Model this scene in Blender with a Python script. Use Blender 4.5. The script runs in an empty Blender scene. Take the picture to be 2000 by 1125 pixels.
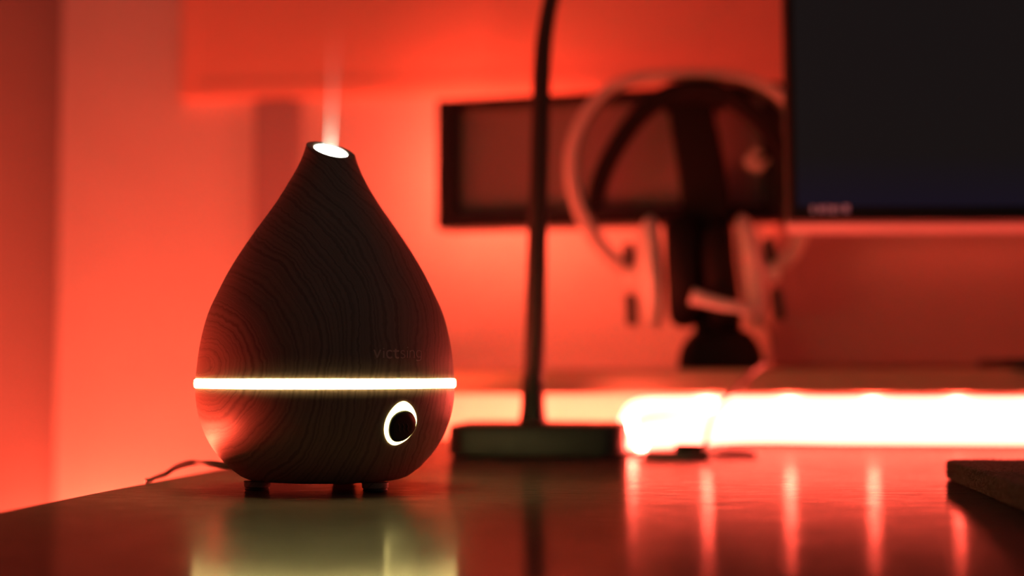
import bpy, bmesh, math, random
from mathutils import Vector, Matrix

random.seed(7)
SC = bpy.context.scene
COL = SC.collection
PI = math.pi

# ---------------------------------------------------------------- camera, world, exposure
F = 3000.0                      # focal length in pixels of the 2000 x 1125 frame
HC = 0.0569                     # camera height above the desk top (desk top is z = 0)
YAW = math.radians(7.17)
PITCH = math.atan((731.0 - 562.5) / F)
fwd = Vector((-math.sin(YAW) * math.cos(PITCH), math.cos(YAW) * math.cos(PITCH), math.sin(PITCH)))
rgt = Vector((math.cos(YAW), math.sin(YAW), 0.0))
upv = rgt.cross(fwd)
CAM = Vector((0.0, 0.0, HC))

cam = bpy.data.cameras.new('camera')
cam.sensor_width = 36.0
cam.lens = F * 36.0 / 2000.0
cam.clip_start = 0.01
cam.dof.use_dof = True
cam.dof.focus_distance = 0.735
cam.dof.aperture_fstop = 3.3
cam_o = bpy.data.objects.new('camera', cam)
cam_o.matrix_world = Matrix((
    (rgt.x, upv.x, -fwd.x, CAM.x), (rgt.y, upv.y, -fwd.y, CAM.y), (rgt.z, upv.z, -fwd.z, CAM.z), (0, 0, 0, 1)))
COL.objects.link(cam_o)
SC.camera = cam_o

world = bpy.data.worlds.new('world')
SC.world = world
world.use_nodes = True
bg = world.node_tree.nodes['Background']
bg.inputs[0].default_value = (1.0, 0.76, 0.62, 1)
bg.inputs[1].default_value = 0.055            # a dim evening room behind the camera

SC.view_settings.view_transform = 'Standard'
SC.view_settings.look = 'None'
SC.view_settings.exposure = 0.0
SC.view_settings.gamma = 1.0
SC.view_settings.use_curve_mapping = False

LED_COLOR = (1.0, 0.076, 0.036)
E_RISER_CHIP, E_RISER_TAPE = 480.0, 22.0      # strip under the riser
E_EDGE = 305.0                                # strip behind the left edge of the desk
E_PANEL_FILL = 38.0                                # unseen strip added behind the wall panel
E_BAND = 50.0
E_WALL_FILL = 150.0                                # unseen strip added low on the walls, left of the desk
E_MON_FILL = 36.0                                  # unseen strip added on the monitor's back
WARM = (1.0, 0.85, 0.30)

# ---------------------------------------------------------------- pixel geometry helpers


def ray(px, py):
    return fwd + rgt * ((px - 1000.0) / F) - upv * ((py - 562.5) / F)


def on_z(px, py, z=0.0):
    d = ray(px, py)
    return CAM + d * ((z - HC) / d.z)


def on_y(px, py, y):
    d = ray(px, py)
    return CAM + d * (y / d.y)


def at_depth(px, py, dep):
    return CAM + ray(px, py) * dep

# ---------------------------------------------------------------- object helpers


def link(name, me, m=None, parent=None, loc=None):
    o = bpy.data.objects.new(name, me)
    COL.objects.link(o)
    if m is not None:
        me.materials.append(m)
    if parent is not None:
        o.parent = parent
    if loc is not None:
        o.location = loc
    return o


def bm_obj(name, bm, m=None, parent=None, smooth=True, loc=None):
    bmesh.ops.recalc_face_normals(bm, faces=bm.faces[:])
    me = bpy.data.meshes.new(name)
    bm.to_mesh(me)
    bm.free()
    if smooth:
        for p in me.polygons:
            p.use_smooth = True
    o = link(name, me, m, parent, loc)
    return o


def flat_angle(o, deg=35):
    o.data.set_sharp_from_angle(angle=math.radians(deg))


def thing(name, label, cat, loc=(0, 0, 0), rz=0.0, group=None):
    o = bpy.data.objects.new(name, None)
    o.empty_display_size = 0.02
    COL.objects.link(o)
    o.location = loc
    o.rotation_euler = (0, 0, rz)
    o['label'] = label
    o['category'] = cat
    if group:
        o['group'] = group
    return o


def tag(o, label, cat, kind=None):
    o['label'] = label
    o['category'] = cat
    if kind:
        o['kind'] = kind
    return o


def struct(o, label=None):
    o['kind'] = 'structure'
    if label:
        o['label'] = label
    return o


def add_box(bm, c, s, bev=0.0, seg=2, rot=None):
    r = bmesh.ops.create_cube(bm, size=1.0)
    vs = r['verts']
    for v in vs:
        v.co = Vector((v.co.x * s[0], v.co.y * s[1], v.co.z * s[2]))
    if bev > 0:
        es = list({e for v in vs for e in v.link_edges})
        rb = bmesh.ops.bevel(bm, geom=es, offset=bev, segments=seg, profile=0.5, affect='EDGES')
        vs = list({v for f in rb['faces'] for v in f.verts} | {v for v in vs if v.is_valid})
        # collect the whole island
        seen = set(vs)
        st = list(vs)
        while st:
            v = st.pop()
            for e in v.link_edges:
                w = e.other_vert(v)
                if w not in seen:
                    seen.add(w)
                    st.append(w)
        vs = list(seen)
    for v in vs:
        co = v.co.copy()
        if rot is not None:
            co = rot @ co
        v.co = co + Vector(c)
    return vs


def box_obj(name, c, s, m, parent=None, bev=0.001, seg=2, rot=None, loc=None):
    bm = bmesh.new()
    add_box(bm, c, s, bev, seg, rot)
    return bm_obj(name, bm, m, parent, smooth=False, loc=loc)


def catmull(pts, n):
    pts = [Vector(p) for p in pts]
    out = []
    for i in range(len(pts) - 1):
        p0 = pts[max(i - 1, 0)]
        p1, p2 = pts[i], pts[i + 1]
        p3 = pts[min(i + 2, len(pts) - 1)]
        for k in range(n):
            t = k / n
            out.append(0.5 * ((2 * p1) + (p2 - p0) * t + (2 * p0 - 5 * p1 + 4 * p2 - p3) * t * t
                              + (3 * p1 - p0 - 3 * p2 + p3) * t ** 3))
    out.append(pts[-1])
    return out


def sweep(bm, path, section, ref=Vector((0, 1, 0)), scales=None, closed_sec=True, cap=True):
    """Sweep a 2D section [(a, b)] along a path; a runs across (ref x tangent), b along ref."""
    rings = []
    n = len(path)
    for i, p in enumerate(path):
        t = (path[min(i + 1, n - 1)] - path[max(i - 1, 0)]).normalized()
        a = ref.cross(t)
        if a.length < 1e-5:
            a = Vector((1, 0, 0))
        a.normalize()
        b = t.cross(a).normalized()
        s = scales[i] if scales else 1.0
        if not isinstance(s, tuple):
            s = (s, s)
        rings.append([bm.verts.new(p + a * (u * s[0]) + b * (v * s[1])) for u, v in section])
    m = len(section)
    for i in range(n - 1):
        for j in range(m):
            bm.faces.new((rings[i][j], rings[i][(j + 1) % m], rings[i + 1][(j + 1) % m], rings[i + 1][j]))
    if cap:
        bm.faces.new(rings[0][::-1])
        bm.faces.new(rings[-1])
    return rings


def circle_sec(r, n=12):
    return [(r * math.cos(2 * PI * k / n), r * math.sin(2 * PI * k / n)) for k in range(n)]


def rrect_sec(w, h, r, n=4):
    out = []
    for cx, cy, a0 in ((w / 2 - r, h / 2 - r, 0), (-w / 2 + r, h / 2 - r, 90), (-w / 2 + r, -h / 2 + r, 180), (w / 2 - r, -h / 2 + r, 270)):
        for k in range(n + 1):
            a = math.radians(a0 + 90 * k / n)
            out.append((cx + r * math.cos(a), cy + r * math.sin(a)))
    return out


def tube_obj(name, pts, r, m, parent=None, n=8, sec=10, scales=None, ref=Vector((0, 1, 0))):
    bm = bmesh.new()
    path = catmull(pts, n)
    sc = None
    if scales:
        sc = []
        for i in range(len(path)):
            u = i / (len(path) - 1) * (len(scales) - 1)
            k = min(int(u), len(scales) - 2)
            sc.append(scales[k] + (scales[k + 1] - scales[k]) * (u - k))
    sweep(bm, path, circle_sec(r, sec), ref, sc)
    return bm_obj(name, bm, m, parent)


def lathe(bm, prof, n=48, c=(0, 0, 0)):
    rings = []
    for r, z in prof:
        if r < 1e-6:
            rings.append([bm.verts.new((c[0], c[1], c[2] + z))])
        else:
            rings.append([bm.verts.new((c[0] + r * math.cos(2 * PI * k / n), c[1] + r * math.sin(2 * PI * k / n), c[2] + z)) for k in range(n)])
    for a, b in zip(rings, rings[1:]):
        for k in range(n):
            k2 = (k + 1) % n
            if len(a) == 1 and len(b) == 1:
                continue
            if len(a) == 1:
                bm.faces.new((a[0], b[k2], b[k]))
            elif len(b) == 1:
                bm.faces.new((a[k], a[k2], b[0]))
            else:
                bm.faces.new((a[k], a[k2], b[k2], b[k]))


def rounded_slab(bm, w, d, h, r, bev=0.002, seg=8, taper=1.0):
    """A slab with rounded plan corners, standing on z = 0 about the origin."""
    sec = rrect_sec(w, d, r, seg)
    layers = [(0.0, 1 - bev / w * 2), (bev * 0.5, 1.0), (h - bev, taper), (h - bev * 0.3, taper * (1 - bev / w * 0.7)), (h, taper * (1 - bev / w * 2.2))]
    rings = [[bm.verts.new((x * s, y * s, z)) for x, y in sec] for z, s in layers]
    m = len(sec)
    for a, b in zip(rings, rings[1:]):
        for j in range(m):
            bm.faces.new((a[j], a[(j + 1) % m], b[(j + 1) % m], b[j]))
    bm.faces.new(rings[0][::-1])
    bm.faces.new(rings[-1])

# ---------------------------------------------------------------- materials


def mat(name, color, rough=0.5, metal=0.0, emit=None, strength=0.0, spec=0.5, sheen=0.0, coat=0.0):
    m = bpy.data.materials.new(name)
    m.use_nodes = True
    b = m.node_tree.nodes['Principled BSDF']
    b.inputs['Base Color'].default_value = (*color, 1)
    b.inputs['Roughness'].default_value = rough
    b.inputs['Metallic'].default_value = metal
    b.inputs['Specular IOR Level'].default_value = spec
    if sheen:
        b.inputs['Sheen Weight'].default_value = sheen
    if coat:
        b.inputs['Coat Weight'].default_value = coat
    if emit is not None:
        b.inputs['Emission Color'].default_value = (*emit, 1)
        b.inputs['Emission Strength'].default_value = strength
    return m


def nd(m, typ, **kw):
    n = m.node_tree.nodes.new(typ)
    for k, v in kw.items():
        setattr(n, k, v)
    return n


def lk(m, a, b):
    m.node_tree.links.new(a, b)


def pb(m):
    return m.node_tree.nodes['Principled BSDF']


def noise_bump(m, scale=(1, 1, 1), ns=60.0, strength=0.1, dist=0.001, detail=4.0, col=None, colscale=None):
    tc = nd(m, 'ShaderNodeTexCoord')
    mp = nd(m, 'ShaderNodeMapping')
    mp.inputs['Scale'].default_value = scale
    lk(m, tc.outputs['Object'], mp.inputs['Vector'])
    no = nd(m, 'ShaderNodeTexNoise')
    no.inputs['Scale'].default_value = ns
    no.inputs['Detail'].default_value = detail
    lk(m, mp.outputs[0], no.inputs['Vector'])
    bp = nd(m, 'ShaderNodeBump')
    bp.inputs['Strength'].default_value = strength
    bp.inputs['Distance'].default_value = dist
    lk(m, no.outputs['Fac'], bp.inputs['Height'])
    lk(m, bp.outputs[0], pb(m).inputs['Normal'])
    if col:
        rp = nd(m, 'ShaderNodeValToRGB')
        rp.color_ramp.elements[0].color = (*col[0], 1)
        rp.color_ramp.elements[1].color = (*col[1], 1)
        rp.color_ramp.elements[0].position = 0.3
        rp.color_ramp.elements[1].position = 0.7
        src = no
        if colscale:
            src = nd(m, 'ShaderNodeTexNoise')
            src.inputs['Scale'].default_value = colscale
            src.inputs['Detail'].default_value = 5
            lk(m, mp.outputs[0], src.inputs['Vector'])
        lk(m, src.outputs['Fac'], rp.inputs['Fac'])
        lk(m, rp.outputs['Color'], pb(m).inputs['Base Color'])
    return no


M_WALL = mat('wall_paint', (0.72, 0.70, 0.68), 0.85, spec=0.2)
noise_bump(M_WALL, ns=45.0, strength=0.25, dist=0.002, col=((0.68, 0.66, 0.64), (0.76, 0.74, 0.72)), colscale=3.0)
M_WALL_SHADED = mat('wall_paint_shaded', (0.24, 0.225, 0.225), 0.85, spec=0.2)  # wall paint again, darkened to carry the side wall's shade
noise_bump(M_WALL_SHADED, ns=45.0, strength=0.25, dist=0.002)
M_FLOOR = mat('floor_boards', (0.12, 0.08, 0.06), 0.5)
noise_bump(M_FLOOR, (1, 12, 1), 6.0, 0.1, 0.002, col=((0.09, 0.06, 0.045), (0.15, 0.1, 0.075)))
M_TRIM = mat('batten_paint', (0.40, 0.34, 0.36), 0.8, spec=0.2)
noise_bump(M_TRIM, (8, 8, 1), 20, 0.2, 0.001)
M_CABINET = mat('cabinet_lacquer', (0.90, 0.50, 0.38), 0.6, spec=0.3)
noise_bump(M_CABINET, (1, 1, 12), 15, 0.1, 0.001)
M_RAIL = mat('cabinet_rail_lacquer', (0.92, 0.52, 0.40), 0.55, spec=0.3)
M_FRAME = mat('panel_frame_black', (0.02, 0.017, 0.018), 0.45, spec=0.3)
noise_bump(M_FRAME, ns=200, strength=0.1)
M_PANEL = mat('panel_face_dark', (0.10, 0.075, 0.075), 0.5)
noise_bump(M_PANEL, ns=4, strength=0.02, col=((0.24, 0.19, 0.19), (0.30, 0.24, 0.24)), colscale=6)
M_RISER = mat('riser_birch', (0.56, 0.42, 0.28), 0.55)
noise_bump(M_RISER, (1, 14, 14), 20, 0.05)
M_BLACK = mat('black_plastic', (0.022, 0.020, 0.020), 0.42, spec=0.35)
noise_bump(M_BLACK, ns=900, strength=0.08, dist=0.0002)
M_MATTE = mat('black_matte', (0.014, 0.013, 0.013), 0.75, spec=0.15)
noise_bump(M_MATTE, ns=700, strength=0.15, dist=0.0003)
M_RUBBER = mat('rubber', (0.016, 0.015, 0.015), 0.5)
noise_bump(M_RUBBER, ns=1200, strength=0.1, dist=0.0002)
M_WHITE = mat('headset_white', (0.90, 0.87, 0.85), 0.4)
M_BANDW = mat('headset_band_grey', (0.60, 0.55, 0.53), 0.5)
noise_bump(M_BANDW, ns=600, strength=0.03, dist=0.0002)
noise_bump(M_WHITE, ns=600, strength=0.03, dist=0.0002)
M_GREYP = mat('cup_grey', (0.05, 0.047, 0.047), 0.5)
M_GLOSSBOX = mat('glossy_dark', (0.38, 0.28, 0.28), 0.35, spec=0.6)
noise_bump(M_GLOSSBOX, ns=3, strength=0.03, dist=0.01)
M_MONITOR = mat('monitor_shell', (0.48, 0.45, 0.43), 0.5)
noise_bump(M_MONITOR, ns=900, strength=0.08, dist=0.0002)
M_BEZEL = mat('monitor_bezel', (0.018, 0.016, 0.017), 0.5, spec=0.3)
M_TAPE_OFF = mat('tape_white', (0.7, 0.68, 0.64), 0.5)
M_CABLE = mat('cable_sleeve', (0.22, 0.17, 0.16), 0.55)
M_CORD = mat('cord_black', (0.03, 0.026, 0.025), 0.38)
M_MARK = mat('print_mark', (0.55, 0.36, 0.32), 0.5, spec=0.3)


def emitter(name, color, strength):
    return mat(name, (0.8, 0.8, 0.8), 0.5, emit=color, strength=strength)


M_CHIP = emitter('led_chip_lit', (1.0, 0.085, 0.055), E_RISER_CHIP)
M_TAPE = emitter('led_tape_lit', (1.0, 0.085, 0.055), E_RISER_TAPE)
M_EDGE = emitter('led_edge_lit', LED_COLOR, E_EDGE)
M_PFILL = emitter('panel_fill_lit', LED_COLOR, E_PANEL_FILL)
M_PFILL_TOP = emitter('panel_fill_top_lit', LED_COLOR, E_PANEL_FILL * 0.3)
M_PFILL_SIDE = emitter('panel_fill_side_lit', LED_COLOR, E_PANEL_FILL * 6.8)
M_WFILL = emitter('wall_fill_lit', LED_COLOR, E_WALL_FILL)
M_MFILL = emitter('monitor_fill_lit', LED_COLOR, E_MON_FILL)
M_BAND = emitter('diffuser_band_lit', WARM, E_BAND)
M_RING = emitter('diffuser_ring_lit', WARM, 8.0)
M_OUTLET = emitter('diffuser_outlet_lit', (0.92, 1.0, 0.80), 7.0)

# screen: a switched-on but black LCD, faintly glowing, bluish along its lower edge
M_SCREEN = mat('lcd_screen', (0.006, 0.006, 0.006), 0.35, spec=0.2)
tc = nd(M_SCREEN, 'ShaderNodeTexCoord')
sp = nd(M_SCREEN, 'ShaderNodeSeparateXYZ')
lk(M_SCREEN, tc.outputs['Generated'], sp.inputs[0])
rp = nd(M_SCREEN, 'ShaderNodeValToRGB')
e = rp.color_ramp.elements
e[0].position, e[0].color = 0.0, (0.0105, 0.0070, 0.0165, 1)
e[1].position, e[1].color = 0.11, (0.0110, 0.0082, 0.0085, 1)
lk(M_SCREEN, sp.outputs['Z'], rp.inputs['Fac'])
lk(M_SCREEN, rp.outputs['Color'], pb(M_SCREEN).inputs['Emission Color'])
pb(M_SCREEN).inputs['Emission Strength'].default_value = 0.7
M_SMARK = emitter('screen_glyph', (0.10, 0.008, 0.06), 0.45)

# desk laminate: dark, semi-gloss, fine grain along x
M_DESK = mat('desk_laminate', (0.045, 0.028, 0.024), 0.30, spec=0.35)
tc = nd(M_DESK, 'ShaderNodeTexCoord')
mp = nd(M_DESK, 'ShaderNodeMapping')
mp.inputs['Scale'].default_value = (14, 420, 60)
lk(M_DESK, tc.outputs['Object'], mp.inputs['Vector'])
no = nd(M_DESK, 'ShaderNodeTexNoise')
no.inputs['Scale'].default_value = 2.0
no.inputs['Detail'].default_value = 5
no.inputs['Roughness'].default_value = 0.65
lk(M_DESK, mp.outputs[0], no.inputs['Vector'])
rp = nd(M_DESK, 'ShaderNodeValToRGB')
pb(M_DESK).inputs['Roughness'].default_value = 0.16
rp.color_ramp.elements[0].position, rp.color_ramp.elements[0].color = 0.3, (0.050, 0.034, 0.030, 1)
rp.color_ramp.elements[1].position, rp.color_ramp.elements[1].color = 0.7, (0.080, 0.055, 0.048, 1)
lk(M_DESK, no.outputs['Fac'], rp.inputs['Fac'])
lk(M_DESK, rp.outputs['Color'], pb(M_DESK).inputs['Base Color'])
bp = nd(M_DESK, 'ShaderNodeBump')
bp.inputs['Strength'].default_value = 0.06
bp.inputs['Distance'].default_value = 0.0005
lk(M_DESK, no.outputs['Fac'], bp.inputs['Height'])
lk(M_DESK, bp.outputs[0], pb(M_DESK).inputs['Normal'])

# satin foil finish: weak, even gloss over the dark grain
df = nd(M_DESK, 'ShaderNodeBsdfDiffuse')
lk(M_DESK, rp.outputs['Color'], df.inputs['Color'])
gl = nd(M_DESK, 'ShaderNodeBsdfGlossy')
ng = nd(M_DESK, 'ShaderNodeTexNoise')
ng.inputs['Scale'].default_value = 1.0
ng.inputs['Detail'].default_value = 6
ng.inputs['Roughness'].default_value = 0.75
mg = nd(M_DESK, 'ShaderNodeMapping')
mg.inputs['Scale'].default_value = (38, 260, 1)
lk(M_DESK, tc.outputs['Object'], mg.inputs['Vector'])
lk(M_DESK, mg.outputs[0], ng.inputs['Vector'])
rg = nd(M_DESK, 'ShaderNodeValToRGB')
rg.color_ramp.elements[0].position, rg.color_ramp.elements[0].color = 0.36, (0.045, 0.041, 0.038, 1)
rg.color_ramp.elements[1].position, rg.color_ramp.elements[1].color = 0.62, (0.150, 0.138, 0.127, 1)
lk(M_DESK, ng.outputs['Fac'], rg.inputs['Fac'])
lk(M_DESK, rg.outputs['Color'], gl.inputs['Color'])
gl.inputs['Roughness'].default_value = 0.10
lk(M_DESK, bp.outputs[0], gl.inputs['Normal'])
lk(M_DESK, bp.outputs[0], df.inputs['Normal'])
gb = nd(M_DESK, 'ShaderNodeBsdfGlossy')
gb.inputs['Color'].default_value = (0.031, 0.030, 0.027, 1)
gb.inputs['Roughness'].default_value = 0.27
lk(M_DESK, bp.outputs[0], gb.inputs['Normal'])
s2 = nd(M_DESK, 'ShaderNodeAddShader')
sm = nd(M_DESK, 'ShaderNodeAddShader')
lk(M_DESK, df.outputs[0], sm.inputs[0])
lk(M_DESK, gl.outputs[0], sm.inputs[1])
mo = next(n for n in M_DESK.node_tree.nodes if n.type == 'OUTPUT_MATERIAL')
lk(M_DESK, sm.outputs[0], s2.inputs[0])
lk(M_DESK, gb.outputs[0], s2.inputs[1])
lk(M_DESK, s2.outputs[0], mo.inputs['Surface'])

# felt
M_FELT = mat('felt', (0.06, 0.045, 0.04), 0.95, spec=0.1, sheen=0.12)
noise_bump(M_FELT, (1, 1, 1), 900, 0.9, 0.002, 6, col=((0.025, 0.018, 0.015), (0.14, 0.10, 0.08)), colscale=380)
M_FIBRE = mat('felt_fibre', (0.12, 0.085, 0.07), 0.9, spec=0.1)

# ---------------------------------------------------------------- the setting
WY = 1.50                                     # face of the back wall
corner = on_y(115, 500, WY)
WXL = corner.x                                # face of the left wall
ZF, ZC = -0.74, 1.5

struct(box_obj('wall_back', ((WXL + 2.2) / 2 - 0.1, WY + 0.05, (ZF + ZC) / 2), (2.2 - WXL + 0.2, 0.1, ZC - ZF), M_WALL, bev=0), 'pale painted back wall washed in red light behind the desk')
struct(box_obj('wall_left', (WXL - 0.05, WY / 2 - 0.3, (ZF + ZC) / 2), (0.1, WY + 0.6, ZC - ZF), M_WALL_SHADED, bev=0), 'side wall with shade put into its paint, meeting the back wall at the far left')
struct(box_obj('floor', ((WXL + 2.2) / 2, WY / 2 - 0.3, ZF - 0.02), (2.2 - WXL + 0.4, WY + 0.8, 0.04), M_FLOOR, bev=0), 'dark floor below the desk')

# vertical batten on the back wall, under the cabinet
a = on_y(496, 195, WY - 0.012)
b = on_y(585, 195, WY - 0.012)
struct(box_obj('trim_1', ((a.x + b.x) / 2, WY - 0.006, (a.z + ZF) / 2), (b.x - a.x, 0.0118, a.z - ZF), M_TRIM, bev=0.002), 'dim vertical batten on the back wall below the red cabinet')

# ---------------------------------------------------------------- desk
DX0 = on_z(220, 956).x                        # left edge of the desk
DX1, DY0, DY1 = 1.5, -0.25, 1.40
desk = thing('desk', 'dark wood-grained desk top with a glossy red-lit surface', 'desk', (0, 0, ZF))
box_obj('desk_top', ((DX0 + DX1) / 2, (DY0 + DY1) / 2, -0.0125 - ZF), (DX1 - DX0, DY1 - DY0, 0.025), M_DESK, desk, bev=0.0015)
for lx in (DX0 + 0.12, DX1 - 0.12):
    for ly in (DY0 + 0.1, DY1 - 0.1):
        box_obj('leg', (lx, ly, (-0.025 - ZF) / 2), (0.05, 0.05, -0.025 - ZF - 0.001), M_BLACK, desk, bev=0.003)

# ---------------------------------------------------------------- riser board across the back of the desk
RZ0, RZ1 = on_y(1200, 771, 1.215).z, on_y(1200, 722, 1.215).z
RY0, RY1 = 1.215, 1.497
RX0 = on_y(640, 740, RY0).x
riser = thing('desk_riser', 'long pale wooden riser board over the back of the desk, carrying the headset stand', 'shelf', (0, 0, 0))
box_obj('board', ((RX0 + 1.35) / 2, (RY0 + RY1) / 2, (RZ0 + RZ1) / 2), (1.35 - RX0, RY1 - RY0, RZ1 - RZ0), M_RISER, riser, bev=0.002)
for lx in (RX0 + 0.02, 1.33):
    box_obj('leg', (lx, (RY0 + RY1) / 2, RZ0 / 2), (0.018, RY1 - RY0 - 0.03, RZ0), M_RISER, riser, bev=0.001)

# ---------------------------------------------------------------- red board along the top of the back wall
CY = WY - 0.014
a = on_y(352, 195, CY)
b = on_y(1850, 160, CY)
brd = thing('wall_board', 'wide red board along the top of the back wall, edged with a slim frame', 'wall board', (a.x, WY, a.z))
cw, ch = b.x - a.x, 0.46
box_obj('board_face', (cw / 2, -0.0065, ch / 2), (cw - 0.002, 0.012, ch - 0.002), M_CABINET, brd, bev=0)
rail_h = 0.0175
box_obj('frame_rail', (cw / 2, -0.0075, rail_h / 2), (cw, 0.0145, rail_h), M_RAIL, brd, bev=0.0015)
box_obj('frame_stile', (rail_h / 2, -0.0075, ch / 2 + rail_h / 2), (rail_h, 0.0145, ch - rail_h - 0.0005), M_RAIL, brd, bev=0.0015)

# ---------------------------------------------------------------- dark framed panel, swung out from the back wall
PY = WY - 0.14
PROT = math.radians(-9.0)
a = on_y(852, 195, PY)
b = on_y(852, 448, PY)
d = ray(1531, 440)
ux, uy = math.cos(PROT), math.sin(PROT)
t = (a.x * uy - a.y * ux) / (d.x * uy - d.y * ux)
pw, ph = (Vector((d.x * t, d.y * t, 0)) - Vector((a.x, a.y, 0))).length, a.z - b.z
panel = thing('wall_panel', 'wide dark panel in a black frame, swung out from the wall behind the headset', 'panel', (a.x, a.y, b.z), PROT)
bw = 0.018
bm = bmesh.new()
for c, s in (((bw / 2, 0.02, ph / 2), (bw, 0.04, ph)), ((pw - bw / 2, 0.02, ph / 2), (bw, 0.04, ph)),
             ((pw / 2, 0.02, bw * 0.4), (pw - 2 * bw, 0.04, bw * 0.8)), ((pw / 2, 0.02, ph - bw * 0.25), (pw - 2 * bw, 0.04, bw * 0.5))):
    add_box(bm, c, s, 0.0015)
bm_obj('frame', bm, M_FRAME, panel, smooth=False)
box_obj('face', (pw / 2, 0.024, ph / 2), (pw - 2 * bw + 0.002, 0.012, ph - bw * 1.2), M_PANEL, panel, bev=0)
box_obj('arm', (pw * 0.5, 0.0945, ph / 2), (0.03, 0.129, 0.03), M_FRAME, panel, bev=0.001)
box_obj('wall_plate', (pw * 0.5 + 0.002, 0.1615, ph / 2), (0.06, 0.008, 0.06), M_FRAME, panel, bev=0.001, rot=Matrix.Rotation(-PROT, 3, 'Z'))
# unseen glowing tapes added behind it to brighten the wall and board
pst = thing('led_strip', 'unseen red light strip added behind the dark wall panel to brighten the wall', 'light strip', (a.x, a.y, b.z), PROT)
for c, s, m in (((0.016, 0.0425, ph / 2), (0.008, 0.002, ph - 0.04), M_PFILL_SIDE), ((pw / 2, 0.0425, 0.016), (pw - 0.06, 0.002, 0.008), M_PFILL),
                ((pw * 0.14, 0.0425, ph - 0.022), (pw * 0.22, 0.002, 0.006), M_PFILL_TOP)):
    box_obj('tape', c, s, m, pst, bev=0)

# ---------------------------------------------------------------- strip at the left edge of the desk
est = thing('led_strip', 'red light strip tucked under the left edge of the desk', 'light strip', (DX0, 0, -0.0125))
box_obj('tape', (-0.0325, 1.0, 0.0005), (0.0015, 0.635, 0.006), M_EDGE, est, bev=0)
for yy in (0.70, 0.90, 1.10, 1.30):           # small arms that hold the strip clear of the edge
    box_obj('clip', (-0.0165, yy, -0.0045), (0.032, 0.008, 0.003), M_TAPE_OFF, est, bev=0)
box_obj('tape', (0.17, DY1 + 0.002, -0.002), (0.33, 0.003, 0.008), M_EDGE, est, bev=0)

# ---------------------------------------------------------------- unseen strip added low in the left corner to brighten the foot of both walls
wst = thing('led_strip', 'unseen red light strip added low in the left wall corner, below desk height', 'light strip', (WXL, WY, -0.128))
wl_ = DX0 + 0.12 - WXL
box_obj('channel', (0.02 + wl_ / 2, -0.0125, -0.004), (wl_, 0.024, 0.004), M_TAPE_OFF, wst, bev=0)
box_obj('tape', (0.02 + wl_ / 2, -0.022, 0.0005), (wl_, 0.005, 0.004), M_WFILL, wst, bev=0)
box_obj('channel', (0.0125, -0.30, -0.004), (0.024, 0.54, 0.004), M_TAPE_OFF, wst, bev=0)
box_obj('tape', (0.022, -0.30, 0.0005), (0.005, 0.54, 0.004), M_WFILL, wst, bev=0)

# ---------------------------------------------------------------- strip under the riser
rst = thing('led_strip', 'glaring light strip under the riser board, left end drooping onto the desk', 'light strip', (0, 0, 0))
SY = RY0 + 0.004
sx0 = on_y(1262, 790, SY).x
sz = on_y(1300, 791, SY).z
pts = [on_y(1262, 872, SY - 0.02), on_y(1240, 868, SY - 0.018), on_y(1226, 846, SY - 0.01), on_y(1228, 818, SY - 0.004), on_y(1250, 796, SY)]
x = sx0 + 0.03
while x < 1.25:
    pts.append(Vector((x, SY, sz)))
    x += 0.1
bm = bmesh.new()
path = catmull(pts, 5)
sweep(bm, path, [(-0.006, -0.0005), (0.006, -0.0005), (0.006, 0.0005), (-0.006, 0.0005)], Vector((0, 1, 0)))
bm_obj('tape', bm, M_TAPE, rst, smooth=False)
bm = bmesh.new()
for zz, yy in ((0.0085, 0.035), (0.0195, 0.075)):  # further lit rows, added to whiten the gap below the strip
  low = [on_y(1262, 872, SY - 0.02), on_y(1300, 868, SY + 0.0)]
  if zz > 0.01:
    low = [on_y(1254, 842, SY + 0.03), on_y(1275, 836, SY + 0.06)]
  x = on_y(1300, 868, SY).x + 0.05
  while x < 1.25:
    low.append(Vector((x, SY + yy, zz)))
    x += 0.1
  sweep(bm, catmull(low, 5), [(-0.006, -0.0005), (0.006, -0.0005), (0.006, 0.0005), (-0.006, 0.0005)], Vector((0, 1, 0)))
bm_obj('tape', bm, M_TAPE, rst, smooth=False)
chip_me = None
pitch = 0.0635
px_first = on_y(1382, 790, SY).x
for k in range(-1, 20):
    c = Vector((px_first + k * pitch, SY - 0.0025, sz))
    if c.x > 1.2:
        break
    if k == -1:
        c = on_y(1252, 868, SY - 0.024)
    if chip_me is None:
        o = box_obj('led', (0, 0, 0), (0.006, 0.003, 0.006), M_CHIP, rst, bev=0.0004, seg=1)
        chip_me = o.data
    else:
        o = link('led', chip_me, None, rst)
    o.location = c
o = link('led', chip_me, None, rst, on_y(1234, 832, SY - 0.012))
for k in range(8):                            # small clips that hold the tape to the board
    xx = px_first + 0.03 + k * 2 * pitch
    if xx > 1.2:
        break
    box_obj('clip', (xx, SY + 0.002, (sz + 0.0065 + RZ0) / 2), (0.004, 0.003, RZ0 - sz - 0.0065), M_TAPE_OFF, rst, bev=0)

# ---------------------------------------------------------------- monitor
MZ = 1.08
mb = at_depth(1541, 431, MZ)
mon_yaw = YAW - math.radians(1.5)
mon = thing('monitor', 'large black monitor at the upper right with a lit lower edge', 'monitor', (mb.x, mb.y, mb.z), mon_yaw)
mw, mh = 0.60, 0.35
tilt = Matrix.Rotation(math.radians(-4.0), 3, 'X')


def mon_box(name, c, s, m, bev=0.002, parent=mon):
    return box_obj(name, tilt @ Vector(c), s, m, parent, bev=bev, rot=tilt)


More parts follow.
